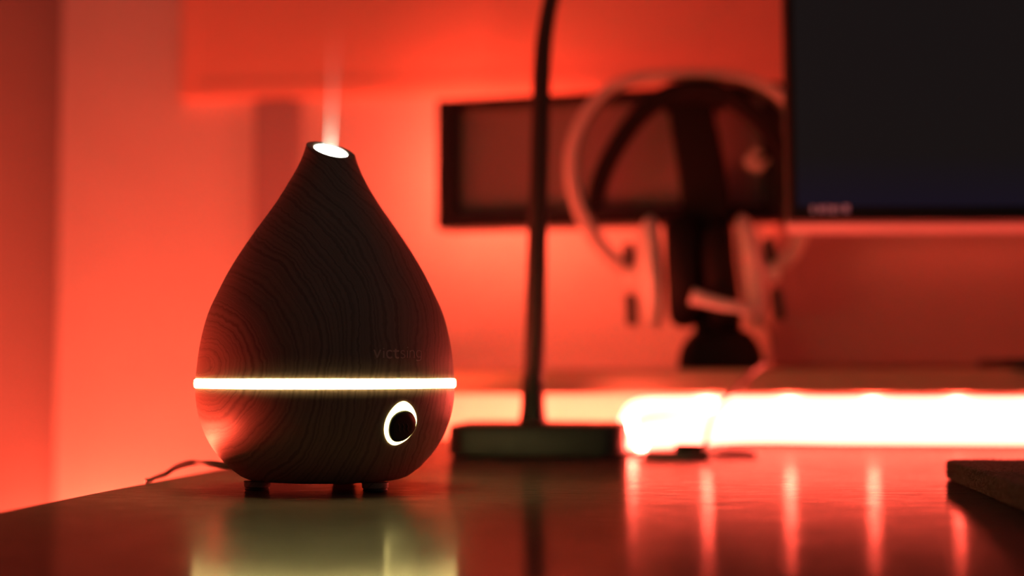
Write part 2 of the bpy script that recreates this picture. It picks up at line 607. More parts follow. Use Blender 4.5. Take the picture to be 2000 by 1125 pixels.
mon_box('bezel', (mw / 2, 0.007, mh / 2), (mw, 0.014, mh), M_BEZEL, 0.003)
mon_box('screen', (mw / 2, -0.0006, mh / 2 + 0.002), (mw - 0.012, 0.0012, mh - 0.016), M_SCREEN, 0)
bm = bmesh.new()
q = [(0.0, 0.0142), (0.008, 0.060), (0.05, 0.085)]
rings = []
for ins, y in q:
    zi = 0.0 if y < 0.07 else 0.004
    rings.append([bm.verts.new(tilt @ Vector(p)) for p in ((ins, y, zi), (mw - ins, y, zi), (mw - ins, y, mh - ins), (ins, y, mh - ins))])
for a, b in zip(rings, rings[1:]):
    for j in range(4):
        bm.faces.new((a[j], a[(j + 1) % 4], b[(j + 1) % 4], b[j]))
bm.faces.new(rings[0][::-1])
bm.faces.new(rings[-1])
o = bm_obj('rear_housing', bm, M_MONITOR, mon, smooth=False)
mon_box('fill_tape', (mw / 2, 0.0865, 0.03), (mw - 0.16, 0.002, 0.006), M_MFILL, 0)  # unseen glowing tape, added to light the headset and the box
# faint glyphs at the lower left of the picture
gm = []
for u0, u1, v0, v1 in ((1584, 1590, 402, 417), (1597, 1610, 403, 416), (1614, 1618, 401, 417), (1621, 1631, 403, 417), (1635, 1640, 402, 416), (1646, 1658, 401, 416)):
    gm.append((u0, u1, v0, v1))
bm = bmesh.new()
sc_m = MZ / F
for u0, u1, v0, v1 in gm:
    add_box(bm, tilt @ Vector((((u0 + u1) / 2 - 1541) * sc_m, -0.0014, (431 - (v0 + v1) / 2) * sc_m)), ((u1 - u0) * sc_m, 0.0004, (v1 - v0) * sc_m), 0, rot=tilt)
o = bm_obj('screen_glyphs', bm, M_SMARK, mon, smooth=False)
o['label'] = 'dim purple mark glowing on the screen'
# stand: neck behind, foot on the riser
inv = Matrix.Rotation(-mon_yaw, 3, 'Z')
tz = RZ1 - mb.z
box_obj('stand_neck', (mw / 2, 0.135, (tz + 0.16) / 2 + 0.003), (0.05, 0.02, 0.16 - tz - 0.006), M_BLACK, mon, bev=0.004)
box_obj('stand_arm', (mw / 2, 0.105, 0.13), (0.05, 0.045, 0.05), M_BLACK, mon, bev=0.004)
bm = bmesh.new()
rounded_slab(bm, 0.24, 0.10, 0.008, 0.02)
o = bm_obj('stand_foot', bm, M_BLACK, mon, loc=(mw / 2, 0.150, tz + 0.0003))
flat_angle(o)

# ---------------------------------------------------------------- glossy dark box on the riser, under the monitor
BY = 1.43
a = on_y(1500, 700, BY)
box = thing('storage_box', 'long dark glossy box on the riser board below the monitor', 'box', (a.x, BY, RZ1))
bl, bh = 0.55, 0.165
bm = bmesh.new()
add_box(bm, (bl / 2, 0.0, bh / 2 - 0.008), (bl, 0.09, bh - 0.018), 0.008, 4)
bm_obj('body', bm, M_GLOSSBOX, box)
box_obj('lid', (bl / 2, 0.0, bh - 0.008), (bl + 0.002, 0.092, 0.014), M_GLOSSBOX, box, bev=0.004)

# ---------------------------------------------------------------- gooseneck lamp
LYF = 1.040                                   # depth of the front face of its base
pf = on_z(1042, 895)
lamp = thing('gooseneck_lamp', 'black gooseneck lamp with a heavy flat base behind the diffuser', 'lamp', (0, 0, 0))
lw, ld, lh = 0.121, 0.100, 0.0222
lc = Vector((pf.x, pf.y + ld / 2, 0.0003))
bm = bmesh.new()
rounded_slab(bm, lw, ld, lh, 0.014, bev=0.003)
o = bm_obj('base', bm, M_BLACK, lamp, loc=lc)
flat_angle(o, 40)
LY = lc.y + 0.01
cpos = on_y(1041, 815, LY)
bm = bmesh.new()
kpx = (LY / math.cos(YAW)) / F
zt = on_y(1041, 735, LY).z
lathe(bm, [(0, 0), (27.5 * kpx, 0), (27.5 * kpx, 0.002), (24 * kpx, 0.010), (21.5 * kpx, zt - lh - 0.004), (20 * kpx, zt - lh), (0, zt - lh)], 32)
o = bm_obj('collar', bm, M_BLACK, lamp, loc=(cpos.x, LY, lh + 0.0006))
flat_angle(o)
npts = [on_y(u, v, LY) for u, v in ((1042, 740), (1046, 600), (1051, 400), (1055, 250), (1059, 130), (1065, 60), (1079, -10), (1105, -90), (1150, -160), (1215, -205), (1300, -215))]
r0 = 19.0 * kpx
o = tube_obj('neck', npts, r0, M_BLACK, lamp, n=10, sec=20, scales=[1.05, 1.05, 1.0, 0.97, 0.93, 0.85, 0.8, 0.8, 0.8, 0.8, 0.8])
# fine corrugation of the neck: shallow rings
bm = bmesh.new()
pth = catmull(npts, 30)
for i in range(2, len(pth) - 2, 2):
    s = 1.05 - 0.25 * min(1.0, i / (len(pth) * 0.6))
    t = (pth[i + 1] - pth[i - 1]).normalized()
    sweep(bm, [pth[i] - t * 0.0009, pth[i] - t * 0.0004, pth[i] + t * 0.0004, pth[i] + t * 0.0009], circle_sec(r0, 16), Vector((0, 1, 0)), [s * 1.0, s * 1.025, s * 1.025, s * 1.0])
bm_obj('neck_rings', bm, M_BLACK, lamp)['kind'] = 'stuff'
hp = npts[-1]
bm = bmesh.new()
lathe(bm, [(0, 0.012), (0.022, 0.011), (0.034, 0.004), (0.038, -0.012), (0.036, -0.013), (0.030, -0.004), (0, 0.0)], 32)
o = bm_obj('lamp_head', bm, M_BLACK, lamp, loc=hp + Vector((0.035, 0, -0.004)))
# its flex lies on the desk, with an in-line switch
cord_pts = [lc + Vector((lw / 2 - 0.004, -0.034, 0.0016))] + [on_z(u, v, 0.0016) for u, v in ((1235, 887), (1290, 886.5), (1350, 886.5), (1410, 886.5), (1448, 886))]
cp = cord_pts[-1]
cord_pts += [cp + Vector((0.010, 0.012, 0)), cp + Vector((0.006, 0.05, 0)), cp + Vector((-0.01, 0.10, 0)), Vector((cp.x - 0.02, 1.375, 0.0016)), Vector((cp.x - 0.02, DY1 + 0.001, 0.0026)), Vector((cp.x - 0.02, DY1 + 0.010, -0.008)), Vector((cp.x - 0.02, DY1 + 0.012, -0.10))]
cord = tube_obj('power_cord', cord_pts, 0.0014, M_CORD, lamp, n=6, sec=8, ref=Vector((0, 0, 1)))
sw = on_z(1350, 887, 0.0)
bm = bmesh.new()
rounded_slab(bm, 0.024, 0.012, 0.0075, 0.005, bev=0.002, seg=5)
o = bm_obj('switch', bm, M_BLACK, cord, loc=Vector((sw.x, sw.y, 0.0001)))
flat_angle(o)

# ---------------------------------------------------------------- headset stand and headset
HY = 1.262
kh = (HY / math.cos(YAW)) / F


def hp_(u, v, dy=0.0):
    p = on_y(u, v, HY)
    return Vector((p.x, p.y + dy, p.z))


st = thing('headset_stand', 'black stand with a leaning column holding the headset', 'stand', (hp_(1400, 720).x, HY, RZ1))
so = st.location
bm = bmesh.new()
path = [hp_(1412, 700) - so, hp_(1402, 640) - so, hp_(1390, 540) - so, hp_(1383, 440) - so, hp_(1372, 340) - so, hp_(1356, 250) - so, hp_(1347, 195) - so]
path = catmull([p + Vector((0, 0.012, 0)) for p in path], 5)
sc_ = []
for i in range(len(path)):
    t = i / (len(path) - 1)
    w = 0.95 + 0.10 * math.sin(t * PI)
    sc_.append((w, 1.0 - 0.25 * t))
sweep(bm, path, rrect_sec(90 * kh, 0.020, 0.005), Vector((0, 1, 0)), sc_)
bm_obj('column', bm, M_MATTE, st)
bm = bmesh.new()
bwid = 165 * kh
lathe(bm, [(0, 0), (0.96, 0), (1.0, 0.05), (0.99, 0.2), (0.96, 0.45), (0.88, 0.65), (0.76, 0.85), (0.60, 1.0), (0, 1.0)], 40)
for v in bm.verts:
    v.co = Vector((v.co.x * bwid / 2, v.co.y * 0.034, v.co.z * 74 * kh))
o = bm_obj('base', bm, M_MATTE, st, loc=Vector((hp_(1408, 720).x, HY + 0.008, RZ1 + 0.0004)) - so)
# cradle on top: a short saddle
bm = bmesh.new()
cr = catmull([hp_(u, v, 0.008) - so for u, v in ((1296, 207), (1320, 197), (1354, 192), (1388, 196), (1412, 205))], 5)
sweep(bm, cr, rrect_sec(0.006, 0.034, 0.0025), Vector((0, 1, 0)))
bm_obj('cradle', bm, M_MATTE, st)

hs = thing('headset', 'white headset with black inner strap hanging on the black stand', 'headset', (hp_(1365, 500).x, HY, hp_(1365, 500).z))
ho = hs.location


def H(u, v, dy=0.0):
    return hp_(u, v, dy) - ho


# outer rigid band
bm = bmesh.new()
bpts = [(1246, 522), (1206, 512), (1172, 478), (1140, 425), (1122, 370), (1118, 310), (1130, 258), (1155, 212), (1192, 174), (1240, 157), (1290, 150), (1350, 148), (1410, 151), (1462, 160), (1510, 181), (1548, 218), (1572, 268), (1582, 320), (1580, 375), (1570, 430), (1556, 480), (1534, 508), (1496, 518)]
sweep(bm, catmull([H(u, v) for u, v in bpts], 5), rrect_sec(0.0125, 0.026, 0.005), Vector((0, 1, 0)),
      [(1.0 - 0.55 * math.sin(PI * i / 110.0) ** 6, 1.0) for i in range(111)])
bm_obj('headband', bm, M_BANDW, hs)
# inner elastic strap
bm = bmesh.new()
spts = [(1163, 398), (1170, 360), (1190, 312), (1218, 265), (1252, 222), (1296, 190), (1350, 176), (1404, 182), (1452, 208), (1492, 246), (1522, 290), (1540, 340), (1548, 390)]
sweep(bm, catmull([H(u, v) for u, v in spts], 6), rrect_sec(0.0125, 0.032, 0.003), Vector((0, 1, 0)))
bm_obj('inner_strap', bm, M_MATTE, hs)
# fastening loops joining strap and band
for (u0, v0), (u1, v1) in (((1163, 398), (1136, 402)), ((1548, 390), (1572, 396))):
    tube_obj('strap_loop', [H(u0, v0), H((u0 + u1) / 2, (v0 + v1) / 2 + 6), H(u1, v1)], 0.004, M_MATTE, hs, n=4)
# a little pale tab on the strap's far side
bm = bmesh.new()
add_box(bm, (0, 0, 0), (0.017, 0.003, 0.017), 0.003, 3, rot=Matrix.Rotation(math.radians(38), 3, 'Y'))
o = bm_obj('strap_tab', bm, M_BANDW, hs, loc=H(1478, 312, 0.008))
o['label'] = 'pale tab'
box_obj('strap_tab_arm', (H(1478, 312, 0.008) + H(1512, 296, 0.004)) / 2, (0.016, 0.003, 0.005), M_MATTE, hs, bev=0.001, rot=Matrix.Rotation(math.radians(-20), 3, 'Y'))


def ear_cup(u, v, lean, side):
    """u, v: middle of the white shell; side: -1 shell on the left of its cushion."""
    rot = Matrix.Rotation(lean, 4, 'Y')
    # white shell: an ellipsoidal cap seen edge-on
    bm = bmesh.new()
    hh, dd, ww = 112 * kh, 0.036, 35 * kh
    prof = []
    for k in range(13):
        a = k / 12 * PI
        prof.append((math.sin(a), -math.cos(a)))
    lathe(bm, prof, 40)
    for w in bm.verts:
        # lathe axis z -> x axis of the cup; superellipse outline
        x, y, z = w.co.z, w.co.y, w.co.x
        r = math.hypot(y, z)
        w.co = Vector((x * ww * (1.0 if x * side > 0 else 0.55), y * dd, z * hh))
    o = bm_obj('ear_cup', bm, M_WHITE, hs, loc=H(u, v))
    o.rotation_euler = (0, lean, 0)
    # cushion towards the inside
    bm = bmesh.new()
    n, m = 40, 14
    rings = []
    for i in range(n):
        a = 2 * PI * i / n
        ring = []
        for j in range(m):
            b = 2 * PI * j / m
            rr = 1.0 - 0.26 + 0.26 * math.cos(b)
            ring.append(bm.verts.new((0.013 * math.sin(b), rr * 0.038 * math.cos(a), rr * 0.047 * math.sin(a))))
        rings.append(ring)
    for i in range(n):
        for j in range(m):
            bm.faces.new((rings[i][j], rings[(i + 1) % n][j], rings[(i + 1) % n][(j + 1) % m], rings[i][(j + 1) % m]))
    bm_obj('ear_cushion', bm, M_MATTE, o, loc=(-side * 0.023, 0, 0))
    # dark plates on the outside, above and below the arm
    for dz, h in ((0.014, 0.020), (-0.030, 0.026)):
        bm = bmesh.new()
        add_box(bm, (side * 0.0195, 0.0, dz), (0.009, 0.034, h), 0.003, 3)
        bm_obj('cup_plate', bm, M_GREYP, o)
    # hinge
    bm = bmesh.new()
    add_box(bm, (side * 0.018, -0.002, -0.0045), (0.014, 0.020, 0.013), 0.003, 3)
    bm_obj('hinge', bm, M_WHITE, o)
    return o


cl = ear_cup(1277, 532, math.radians(-2.5), -1)
crr = ear_cup(1461, 530, math.radians(-7.5), 1)
# microphone
mic = tube_obj('microphone', [H(1438, 604, -0.040), H(1412, 600, -0.042), H(1380, 592, -0.044), H(1352, 584, -0.046)], 0.0052, M_WHITE, hs, n=5, sec=12, scales=[0.8, 0.9, 1.0, 1.25])
tube_obj('microphone_arm', [H(1470, 612, -0.020), H(1458, 610, -0.034), H(1438, 604, -0.040)], 0.0042, M_WHITE, hs, n=5, sec=10)
# cable: from the right-hand cup over the riser's front edge down to the desk
dsk = on_z(1380, 890, 0.0015)
cab_pts = [H(1480, 622), H(1502, 645, -0.01), H(1508, 675, -0.03), H(1499, 698, -0.060), H(1488, 708, -0.088),
           on_y(1462, 735, RY0 - 0.006) - ho, on_y(1425, 772, RY0 - 0.03) - ho, on_y(1392, 812, RY0 - 0.07) - ho, on_z(1378, 868, 0.008) - ho,
           on_z(1380, 884, 0.0048) - ho, on_z(1376, 891, 0.0018) - ho, on_z(1345, 893, 0.0018) - ho, on_z(1300, 891.5, 0.0018) - ho, on_z(1260, 890.5, 0.0018) - ho]
tube_obj('cable', cab_pts, 0.0017, M_CABLE, hs, n=7, sec=8, ref=Vector((0.3, 0.9, 0.2)))

# ---------------------------------------------------------------- felt pad at the right
c0 = on_z(1843, 934)
FZ = 0.0105
fy1 = on_z(1900, 897, FZ).y
fx0 = c0.x
fw_, fd_ = 0.70, 0.42
felt = thing('desk_pad', 'thick dark felt pad with a rounded corner at the right of the desk', 'desk pad', (fx0, fy1, 0))
bm = bmesh.new()
sec = rrect_sec(fw_, fd_, 0.009, 8)
lay = [(0.0003, -0.0012), (0.0012, -0.0002), (0.0048, 0.0), (0.0056, -0.0009), (0.0064, 0.0), (0.0092, -0.0004), (0.0102, -0.0014), (0.0105, -0.003)]
rings = []
den = []
for j in range(len(sec)):                     # densify the long sides for an uneven, fibrous edge
    p, q = Vector(sec[j]), Vector(sec[(j + 1) % len(sec)])
    k = max(1, int((q - p).length / 0.002))
    for i in range(k):
        den.append(p + (q - p) * (i / k))
for z, off in lay:
    ring = []
    for p in den:
        r = p.length
        dirv = p.normalized()
        jx = random.gauss(0, 0.00022)
        jz = random.gauss(0, 0.00012)
        pp = p + dirv * (off + jx)
        ring.append(bm.verts.new((pp.x + fw_ / 2, pp.y - fd_ / 2, max(0.0002, z + jz))))
    rings.append(ring)
m_ = len(den)
for a, b in zip(rings, rings[1:]):
    for j in range(m_):
        bm.faces.new((a[j], a[(j + 1) % m_], b[(j + 1) % m_], b[j]))
bm.faces.new(rings[0][::-1])
bm.faces.new(rings[-1])
bm_obj('felt_sheet', bm, M_FELT, felt)
# loose fibres standing off the surface
vs, fs = [], []
for k in range(9000):
    mode = random.random()
    if mode < 0.55:
        x, y, z = random.uniform(0.001, 0.12), -random.uniform(0.001, 0.30), FZ
        nrm = Vector((0, 0, 1))
    elif mode < 0.85:
        x, y, z = 0.0002, -random.uniform(0.004, 0.30), random.uniform(0.001, 0.0104)
        nrm = Vector((-1, 0, 0.3))
    else:
        x, y, z = random.uniform(0.003, 0.12), -0.0003, random.uniform(0.006, 0.0104)
        nrm = Vector((0, 1, 0.4))
    if x < 0.006 and y > -0.006 and (x - 0.006) ** 2 + (y + 0.006) ** 2 > 0.0055 ** 2:
        continue
    d = Vector((random.gauss(0, 1), random.gauss(0, 1), random.gauss(0, 0.5))).normalized()
    d = (d + nrm * random.uniform(0.1, 0.5)).normalized()
    L = random.uniform(0.0008, 0.0026)
    side = d.cross(Vector((random.random(), random.random(), random.random()))).normalized() * 0.00006
    p0 = Vector((x, y, z))
    p1 = p0 + d * L * 0.5 + nrm * 0.0002
    p2 = p0 + d * L
    i = len(vs)
    vs += [p0 - side, p0 + side, p1 - side, p1 + side, p2]
    fs += [(i, i + 1, i + 3, i + 2), (i + 2, i + 3, i + 4)]
me = bpy.data.meshes.new('fibres')
me.from_pydata(vs, [], fs)
o = link('fibres', me, M_FIBRE, felt)
o['kind'] = 'stuff'

# ---------------------------------------------------------------- the diffuser
ZD = 0.768
dc = at_depth(637, 760, ZD)
dc.z = 0.0
D = math.hypot(dc.x, dc.y)                    # horizontal distance from the camera
S = ZD / F
view = Vector((dc.x, dc.y, 0)).normalized()
dang = math.atan2(view.y, view.x) - PI / 2    # local -Y looks to the camera
dif = thing('aroma_diffuser', 'dark wood-grained teardrop aroma diffuser with a glowing band, misting', 'diffuser', dc, dang)
to_local = Matrix.Translation(dc) @ Matrix.Rotation(dang, 4, 'Z')
to_local.invert()


def zpx(py):
    d = ray(637, py)
    t = D / math.hypot(d.x, d.y)
    return HC + d.z * t


UP = [(739, 250.5), (720, 248.6), (690, 245.3), (650, 238), (610, 226.5), (577, 212), (533, 190), (488, 163), (444, 133), (403, 104), (360, 77.5), (340, 66.5), (321, 57.5), (305, 51.5), (292, 48), (280, 45.5), (262, 43)]
LO = [(757, 250.5), (775, 249.8), (800, 246.3), (819, 242), (834, 236.5), (850, 230), (864, 222.5), (880, 212), (896, 199), (910, 185.5), (921, 172), (930, 158), (935, 140), (937.5, 110)]


def interp_prof(pts):
    """Smooth r(z) through the points (monotone cubic on slopes)."""
    P = sorted([(zpx(y), r * S) for y, r in pts])
    z = [p[0] for p in P]
    r = [p[1] for p in P]
    n = len(P)
    dl = [(r[i + 1] - r[i]) / (z[i + 1] - z[i]) for i in range(n - 1)]
    sl = [dl[0]] + [(dl[i - 1] + dl[i]) / 2 for i in range(1, n - 1)] + [dl[-1]]

    def f(q):
        q = min(max(q, z[0]), z[-1])
        i = 0
        while i < n - 2 and q > z[i + 1]:
            i += 1
        h = z[i + 1] - z[i]
        t = (q - z[i]) / h
        return ((2 * t ** 3 - 3 * t * t + 1) * r[i] + (t ** 3 - 2 * t * t + t) * h * sl[i]
                + (-2 * t ** 3 + 3 * t * t) * r[i + 1] + (t ** 3 - t * t) * h * sl[i + 1])
    return f, z[0], z[-1]


rU, zU0, zU1 = interp_prof(UP)
rL, zL0, zL1 = interp_prof(LO)

# wood: rings of a solid log whose axis passes through the left flank
M_WOOD = mat('dark_wood_grain', (0.1, 0.05, 0.04), 0.45, spec=0.3)
tc = nd(M_WOOD, 'ShaderNodeTexCoord')
sub = nd(M_WOOD, 'ShaderNodeVectorMath', operation='SUBTRACT')
sub.inputs[1].default_value = ((412 - 637) * S, 0.0, zpx(718))
lk(M_WOOD, tc.outputs['Object'], sub.inputs[0])
nz1 = nd(M_WOOD, 'ShaderNodeTexNoise')
nz1.inputs['Scale'].default_value = 16
nz1.inputs['Detail'].default_value = 2
lk(M_WOOD, tc.outputs['Object'], nz1.inputs['Vector'])
sb2 = nd(M_WOOD, 'ShaderNodeVectorMath', operation='SUBTRACT')
sb2.inputs[1].default_value = (0.5, 0.5, 0.5)
lk(M_WOOD, nz1.outputs['Color'], sb2.inputs[0])
scl = nd(M_WOOD, 'ShaderNodeVectorMath', operation='SCALE')
scl.inputs['Scale'].default_value = 0.022
lk(M_WOOD, sb2.outputs[0], scl.inputs[0])
ad = nd(M_WOOD, 'ShaderNodeVectorMath', operation='ADD')
lk(M_WOOD, sub.outputs[0], ad.inputs[0])
lk(M_WOOD, scl.outputs[0], ad.inputs[1])
sp = nd(M_WOOD, 'ShaderNodeSeparateXYZ')
lk(M_WOOD, ad.outputs[0], sp.inputs[0])
zs = nd(M_WOOD, 'ShaderNodeMath', operation='MULTIPLY')
zs.inputs[1].default_value = 0.85
lk(M_WOOD, sp.outputs['Z'], zs.inputs[0])
ys = nd(M_WOOD, 'ShaderNodeMath', operation='MULTIPLY')
ys.inputs[1].default_value = 0.10
lk(M_WOOD, sp.outputs['Y'], ys.inputs[0])
cmb = nd(M_WOOD, 'ShaderNodeCombineXYZ')
lk(M_WOOD, sp.outputs['X'], cmb.inputs[0])
lk(M_WOOD, ys.outputs[0], cmb.inputs[1])
lk(M_WOOD, zs.outputs[0], cmb.inputs[2])
ln = nd(M_WOOD, 'ShaderNodeVectorMath', operation='LENGTH')
lk(M_WOOD, cmb.outputs[0], ln.inputs[0])
# fine noise breaks the rings into fibres
nz2 = nd(M_WOOD, 'ShaderNodeTexNoise')
nz2.inputs['Scale'].default_value = 260
nz2.inputs['Detail'].default_value = 3
lk(M_WOOD, tc.outputs['Object'], nz2.inputs['Vector'])
ma = nd(M_WOOD, 'ShaderNodeMath', operation='MULTIPLY_ADD')
ma.inputs[1].default_value = 0.0022
lk(M_WOOD, nz2.outputs['Fac'], ma.inputs[0])
lk(M_WOOD, ln.outputs['Value'], ma.inputs[2])
nz3 = nd(M_WOOD, 'ShaderNodeTexNoise')
nz3.noise_dimensions = '1D'
nz3.inputs['Scale'].default_value = 600
nz3.inputs['Detail'].default_value = 4
nz3.inputs['Roughness'].default_value = 0.6
lk(M_WOOD, ma.outputs[0], nz3.inputs['W'])
rp = nd(M_WOOD, 'ShaderNodeValToRGB')
rp.color_ramp.elements[0].position, rp.color_ramp.elements[0].color = 0.34, (0.155, 0.098, 0.082, 1)
rp.color_ramp.elements[1].position, rp.color_ramp.elements[1].color = 0.56, (0.25, 0.16, 0.135, 1)
lk(M_WOOD, nz3.outputs['Fac'], rp.inputs['Fac'])
lk(M_WOOD, rp.outputs['Color'], pb(M_WOOD).inputs['Base Color'])
bp = nd(M_WOOD, 'ShaderNodeBump')
bp.inputs['Strength'].default_value = 0.12
bp.inputs['Distance'].default_value = 0.0004
lk(M_WOOD, nz3.outputs['Fac'], bp.inputs['Height'])
lk(M_WOOD, bp.outputs[0], pb(M_WOOD).inputs['Normal'])

NT = 128
ztop = zpx(281)
zmid = zpx(360)


def zcut(x, y):
    """Sloping mouth: down to the right (+x) and towards the camera (-y)."""
    return ztop - 10.5 * S - 0.23 * x + 0.40 * y


def upper_ring(t):
    out = []
    for k in range(NT):
        a = 2 * PI * k / NT
        z = zU0 + (zU1 - zU0) * t
        zc = ztop
        for _ in range(6):
            rr = rU(zc)
            zc = zcut(rr * math.cos(a), rr * math.sin(a))
        if z > zmid:
            z = zmid + (z - zmid) * (zc - zmid) / (zU1 - zmid)
        r = rU(z)
        lean = 4 * S * max(0.0, (z - zmid) / (ztop - zmid))
        out.append((r * math.cos(a) + lean, r * math.sin(a), z))
    return out


bm = bmesh.new()
NV = 70
rings = [[bm.verts.new(p) for p in upper_ring(i / NV)] for i in range(NV + 1)]
# the lip: rounded, then the inner tube
last = [v.co.copy() for v in rings[-1]]
hx, hy = 6 * S, -1.5 * S
hr, hrv = 33.5 * S, 44.3 * S
lipz = [(0.06, 0.00012), (0.5, 0.00014), (0.92, 0.00005), (1.0, -0.0003)]
for f_, dz in lipz:
    ring = []
    for k in range(NT):
        a = 2 * PI * k / NT
        ix, iy = hx + hr * math.cos(a), hy + hrv * math.sin(a)
        p = last[k]
        x = p.x + (ix - p.x) * f_
        y = p.y + (iy - p.y) * f_
        z = p.z + (zcut(ix, iy) - p.z) * f_ + dz
        ring.append(bm.verts.new((x, y, z)))
    rings.append(ring)
rings.append([bm.verts.new((v.co.x, v.co.y, v.co.z - 0.0015)) for v in rings[-1]])
# closed at the bottom above the band
rings.insert(0, [bm.verts.new((0.9 * v.co.x, 0.9 * v.co.y, v.co.z)) for v in rings[0]])
for a, b in zip(rings, rings[1:]):
    for k in range(NT):
        bm.faces.new((a[k], a[(k + 1) % NT], b[(k + 1) % NT], b[k]))
up = bm_obj('upper_shell', bm, M_WOOD, dif)
flat_angle(up, 50)

# lit outlet inside the mouth
bm = bmesh.new()
o_r = []
for dz, s in ((-0.0006, 0.99), (-0.006, 0.97), (-0.012, 0.95)):
    ring = []
    for k in range(48):
        a = 2 * PI * k / 48
        ix, iy = hx + hr * s * math.cos(a), hy + hrv * s * math.sin(a)
        ring.append(bm.verts.new((ix, iy, zcut(ix, iy) + dz)))
    o_r.append(ring)
for a, b in zip(o_r, o_r[1:]):
    for k in range(48):
        bm.faces.new((a[k], a[(k + 1) % 48], b[(k + 1) % 48], b[k]))
bm.faces.new(o_r[-1])
out = bm_obj('mist_outlet', bm, M_OUTLET, dif)
out['label'] = 'glowing white mouth'

# light band
zb0, zb1 = zpx(757.5), zpx(739.5)
bm = bmesh.new()
R = 253.3 * S
bb = 0.0006
lathe(bm, [(R * 0.9, zb0), (R - bb * 1.6, zb0 + 0.0001), (R - bb * 0.3, zb0 + bb), (R, (zb0 + zb1) / 2), (R - bb * 0.3, zb1 - bb), (R - bb * 1.6, zb1 - 0.0001), (R * 0.9, zb1)], 128)
bd = bm_obj('light_band', bm, M_BAND, dif)
bd['label'] = 'glowing warm white band'

# lower shell
bm = bmesh.new()
prof = [(rL(zL1) * 0.9, zL1 - 0.0001), (rL(zL1), zL1 - 0.0001)]
NL = 56
for i in range(1, NL + 1):
    z = zL1 + (zL0 - zL1) * (1 - (1 - i / NL) ** 1.4)
    prof.append((rL(z), z))
prof += [(prof[-1][0] * 0.8, zL0 - 0.0001), (0, zL0 - 0.0001)]
lathe(bm, prof, 128)
lo = bm_obj('lower_shell', bm, M_WOOD, dif)
flat_angle(lo, 50)

# three feet
R3 = 134 * S
th0 = math.atan2(-130, 33)
for k in range(3):
    th = th0 + k * 2 * PI / 3
    x, d_ = R3 * math.sin(th), R3 * math.cos(th)
    bm = bmesh.new()
    fr = 25 * S
    lathe(bm, [(0, zL0 + 0.0004), (fr * 1.02, zL0 + 0.0004), (fr, 0.0022), (fr * 0.96, 0.0019), (0, 0.0019)], 32)
    ft = bm_obj('foot', bm, M_WOOD, dif, loc=(x, -d_, 0))
    flat_angle(ft)
    bm = bmesh.new()
    lathe(bm, [(0, 0.0018), (fr * 0.9, 0.0018), (fr * 0.95, 0.0010), (fr * 0.9, 0.0002), (0, 0.0002)], 32)
    o = bm_obj('rubber_pad', bm, M_RUBBER, ft)
    flat_angle(o)


def surf(px, py):
    """Point and normal on the diffuser's skin seen at a pixel (local coordinates)."""
    o_ = to_local @ CAM
    d_ = (to_local.to_3x3() @ ray(px, py)).normalized()

    def rad(z):
        return rU(z) if z > (zU0 + zL1) / 2 else rL(z)
    t = D - 0.10
    while t < D + 0.05:
        p = o_ + d_ * t
        if math.hypot(p.x, p.y) < rad(p.z):
            break
        t += 0.0005
    lo_, hi_ = t - 0.0005, t
    for _ in range(20):
        m_t = (lo_ + hi_) / 2
        p = o_ + d_ * m_t
        if math.hypot(p.x, p.y) < rad(p.z):
            hi_ = m_t
        else:
            lo_ = m_t
    p = o_ + d_ * hi_
    dr = (rad(p.z + 0.0005) - rad(p.z - 0.0005)) / 0.001
    n = Vector((p.x, p.y, 0)).normalized()
    n = Vector((n.x, n.y, -dr)).normalized()
    return p, n


def closed_smooth(pts, n):
    N = len(pts)
    out_ = []
    for i in range(N):
        p0, p1, p2, p3 = [Vector(pts[(i + j - 1) % N]) for j in range(4)]
        for k in range(n):
            t = k / n
            out_.append(0.5 * ((2 * p1) + (p2 - p0) * t + (2 * p0 - 5 * p1 + 4 * p2 - p3) * t * t + (3 * p1 - p0 - 3 * p2 + p3) * t ** 3))
    return out_


OUTER = [(790.4, 783.5), (803.5, 792.5), (811.5, 807.5), (813.4, 822), (810, 836.5), (802, 850), (788.4, 862.3), (771.5, 869.3), (759, 864.5), (751.6, 851), (750.4, 834), (755, 816.5), (764, 800.7), (776.5, 788)]
INNER = [(788, 801.1), (800, 804), (807.5, 814), (809.8, 825), (806, 838.5), (796.5, 851.3), (783, 859.8), (769, 861.3), (760.5, 853.5), (757.6, 838), (762, 819), (773, 806.3)]


def cap_on_skin(name, contour, cpx, heights, m, parent):
    """A low domed plate that follows the skin: rings of the contour shrunk to its middle."""
    bm_ = bmesh.new()
    rings_ = []
    for s, h in heights:
        ring = []
        for p in contour:
            q = Vector(cpx) + (p - Vector(cpx)) * s
            P, n = surf(q.x, q.y)
            ring.append(bm_.verts.new(P + n * h))
        rings_.append(ring)
    K = len(contour)
    for a, b in zip(rings_, rings_[1:]):
        for k in range(K):
            bm_.faces.new((a[k], a[(k + 1) % K], b[(k + 1) % K], b[k]))
    bm_.faces.new(rings_[-1])
    return bm_obj(name, bm_, m, parent)


oc = closed_smooth(OUTER, 4)
ic = closed_smooth(INNER, 5)
ring_o = cap_on_skin('light_ring', oc, (782, 828), [(1.0, -0.0008), (0.99, 0.00025), (0.9, 0.0004), (0.5, 0.0004), (0.15, 0.0004)], M_RING, dif)
ring_o['label'] = 'glowing rim of the button'
M_BUTTON = mat('button_black', (0.013, 0.012, 0.011), 0.5, spec=0.25)
btn = cap_on_skin('button', ic, (784, 832), [(1.0, 0.0003), (0.985, 0.0011), (0.95, 0.0015), (0.6, 0.0016), (0.15, 0.0016)], M_BUTTON, dif)


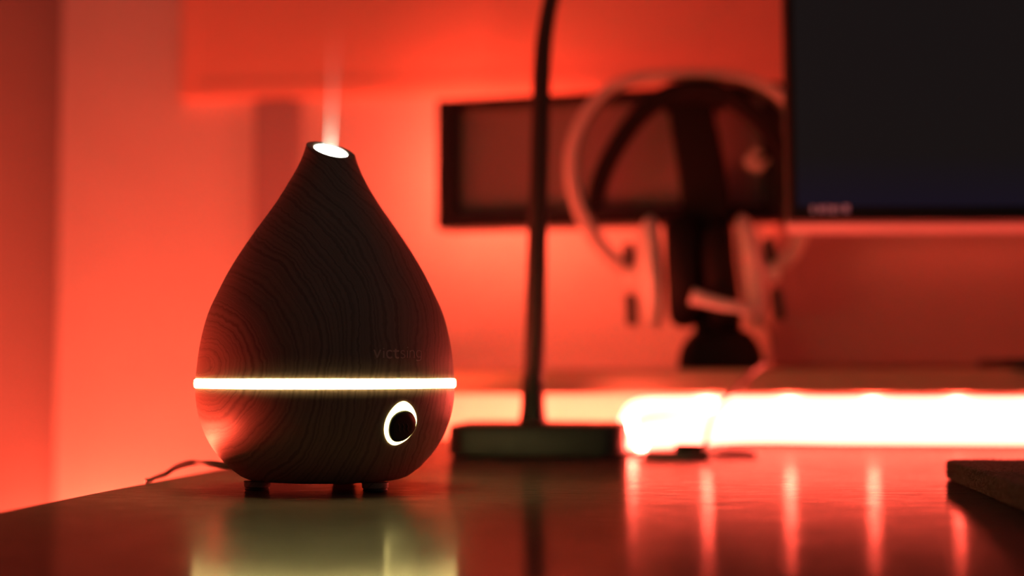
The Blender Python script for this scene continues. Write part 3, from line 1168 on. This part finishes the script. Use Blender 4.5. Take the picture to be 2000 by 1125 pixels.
def strokes(name, lines, width, m, parent, lift):
    bm_ = bmesh.new()
    for ln_ in lines:
        pth_ = catmull([(u, v, 0) for u, v in ln_], 5) if len(ln_) > 2 else [Vector((u, v, 0)) for u, v in ln_]
        w = width
        L_, R_ = [], []
        for i, p in enumerate(pth_):
            t = (pth_[min(i + 1, len(pth_) - 1)] - pth_[max(i - 1, 0)]).normalized()
            nn = Vector((-t.y, t.x, 0)) * w / 2
            for lst, q in ((L_, p + nn), (R_, p - nn)):
                P, n = surf(q.x, q.y)
                lst.append((bm_.verts.new(P + n * lift), bm_.verts.new(P + n * (lift - 0.0004))))
        for i in range(len(pth_) - 1):
            bm_.faces.new((L_[i][0], L_[i + 1][0], R_[i + 1][0], R_[i][0]))
            bm_.faces.new((L_[i][1], L_[i + 1][1], L_[i + 1][0], L_[i][0]))
            bm_.faces.new((R_[i][0], R_[i + 1][0], R_[i + 1][1], R_[i][1]))
        bm_.faces.new((L_[0][0], R_[0][0], R_[0][1], L_[0][1]))
        bm_.faces.new((L_[-1][1], R_[-1][1], R_[-1][0], L_[-1][0]))
    return bm_obj(name, bm_, m, parent, smooth=False)


# lettering, stroke by stroke, on the upper shell
bold = [
    [(730.5, 683), (736.5, 698.5)], [(743, 683), (736.5, 698.5)],
    [(749.3, 685), (749.3, 699)],
    [(766, 686.5), (761, 684.6), (756.4, 687), (755.4, 692), (757.2, 697), (761.5, 699), (766, 697.4)],
    [(772.4, 681.5), (772.4, 694), (774.2, 698.2), (779, 698.6)], [(767.8, 685.6), (779, 685.6)],
]
thin = [
    [(790.2, 686.3), (787, 684.8), (783.6, 686), (783.3, 689), (786.5, 691.4), (790, 693.5), (790.2, 697), (787, 699), (783, 698)],
    [(795.6, 684.6), (795.6, 699)],
    [(800.2, 699), (800.2, 684.6)], [(800.2, 688), (803, 685), (806.8, 685.2), (808.6, 688.6), (808.6, 699)],
    [(822, 685.4), (822, 700), (820, 703.4), (816, 704), (813, 703)], [(822, 686.6), (818, 684.6), (814.4, 686.4), (813.2, 691), (814.8, 696), (818.4, 697.8), (822, 696)],
]
dots = [[(749.3, 679.9), (749.3, 682.1)], [(795.6, 677.6), (795.6, 679.6)]]
lt = strokes('lettering', bold, 2.9, M_MARK, up, 0.00015)
strokes('lettering', thin, 1.5, M_MARK, up, 0.00015)
strokes('lettering', dots, 2.4, M_MARK, up, 0.00015)
# three little steam waves on the button
M_ICON = mat('icon_grey', (0.035, 0.027, 0.024), 0.6)
waves = []
for dx in (0, 8.0, 16.0):
    waves.append([(774.5 + dx, 825), (777 + dx, 830), (776 + dx, 835), (779 + dx, 841)])
strokes('icon', waves, 1.6, M_ICON, btn, 0.00185)

# power cord leaving the back of the lower shell, over the desk's left edge


def L(p):
    return to_local @ p


e0 = on_z(312, 938, 0.0012)
e0.x = DX0 + 0.0004
cp1 = [at_depth(470, 912, 0.80), at_depth(440, 907, 0.81), at_depth(415, 903.5, 0.815), at_depth(390, 904, 0.82), at_depth(365, 908, 0.825), at_depth(340, 916, 0.829), at_depth(322, 928, 0.831)]
tail = [e0, Vector((DX0 - 0.0022, e0.y + 0.001, -0.004)), Vector((DX0 - 0.004, e0.y + 0.004, -0.05)), Vector((DX0 - 0.014, e0.y + 0.02, -0.16))]
tube_obj('power_cord', [L(p) for p in cp1 + tail], 0.00105, M_CORD, dif, n=8, sec=10, ref=Vector((0, 0.3, 1)))
cp2 = [at_depth(470, 916, 0.80), at_depth(440, 912, 0.805), at_depth(415, 909, 0.812), at_depth(400, 905, 0.815), at_depth(372, 902, 0.825), at_depth(345, 910, 0.831), at_depth(324, 924, 0.833)]
tail2 = [e0 + Vector((0.0002, 0.0025, 0.0)), Vector((DX0 - 0.0022, e0.y + 0.0035, -0.004)), Vector((DX0 - 0.004, e0.y + 0.009, -0.05)), Vector((DX0 - 0.013, e0.y + 0.026, -0.16))]
tube_obj('power_cord', [L(p) for p in cp2 + tail2], 0.0010, M_CORD, dif, n=8, sec=10, ref=Vector((0, 0.3, 1)))

# the lamp inside the mouth that lights the mist
sl = bpy.data.lights.new('mist_lamp', 'SPOT')
sl.energy = 0.08
sl.color = (1.0, 0.86, 0.52)
sl.spot_size = math.radians(34)
sl.spot_blend = 0.6
sl.shadow_soft_size = 0.004
slo = bpy.data.objects.new('mist_lamp', sl)
COL.objects.link(slo)
slo.parent = dif
slo.location = (hx, 0, ztop - 0.010)
slo.rotation_euler = (PI, 0, 0)

# mist: a narrow rising plume
M_MIST = bpy.data.materials.new('mist')
M_MIST.use_nodes = True
nt = M_MIST.node_tree
nt.nodes.clear()
om = nt.nodes.new('ShaderNodeOutputMaterial')
vp = nt.nodes.new('ShaderNodeVolumeScatter')
vp.inputs['Color'].default_value = (0.95, 0.95, 0.95, 1)
vp.inputs['Anisotropy'].default_value = 0.1
tc = nt.nodes.new('ShaderNodeTexCoord')
spx = nt.nodes.new('ShaderNodeSeparateXYZ')
nt.links.new(tc.outputs['Object'], spx.inputs[0])
mr = nt.nodes.new('ShaderNodeMapRange')
mr.inputs['From Min'].default_value = 0.0
mr.inputs['From Max'].default_value = 0.06
mr.inputs['To Min'].default_value = 34.0
mr.inputs['To Max'].default_value = 1.0
nt.links.new(spx.outputs['Z'], mr.inputs['Value'])
nt.links.new(mr.outputs[0], vp.inputs['Density'])
nt.links.new(vp.outputs[0], om.inputs['Volume'])
bm = bmesh.new()
mz0 = ztop - 0.002
lathe(bm, [(0, 0.0), (17 * S, 0.0), (18.5 * S, 0.006), (20 * S, 0.03), (25 * S, 0.06), (30 * S, 0.10), (34 * S, 0.14), (0, 0.14)], 32)
for v in bm.verts:
    v.co.x += v.co.z * 0.035
mist_loc = (to_local.inverted() @ Vector((5 * S, 0, mz0)))
ms = bm_obj('mist_plume', bm, None, None, loc=mist_loc)
ms.data.materials.append(M_MIST)
tag(ms, 'pale narrow plume of mist rising from the diffuser mouth', 'mist', 'stuff')
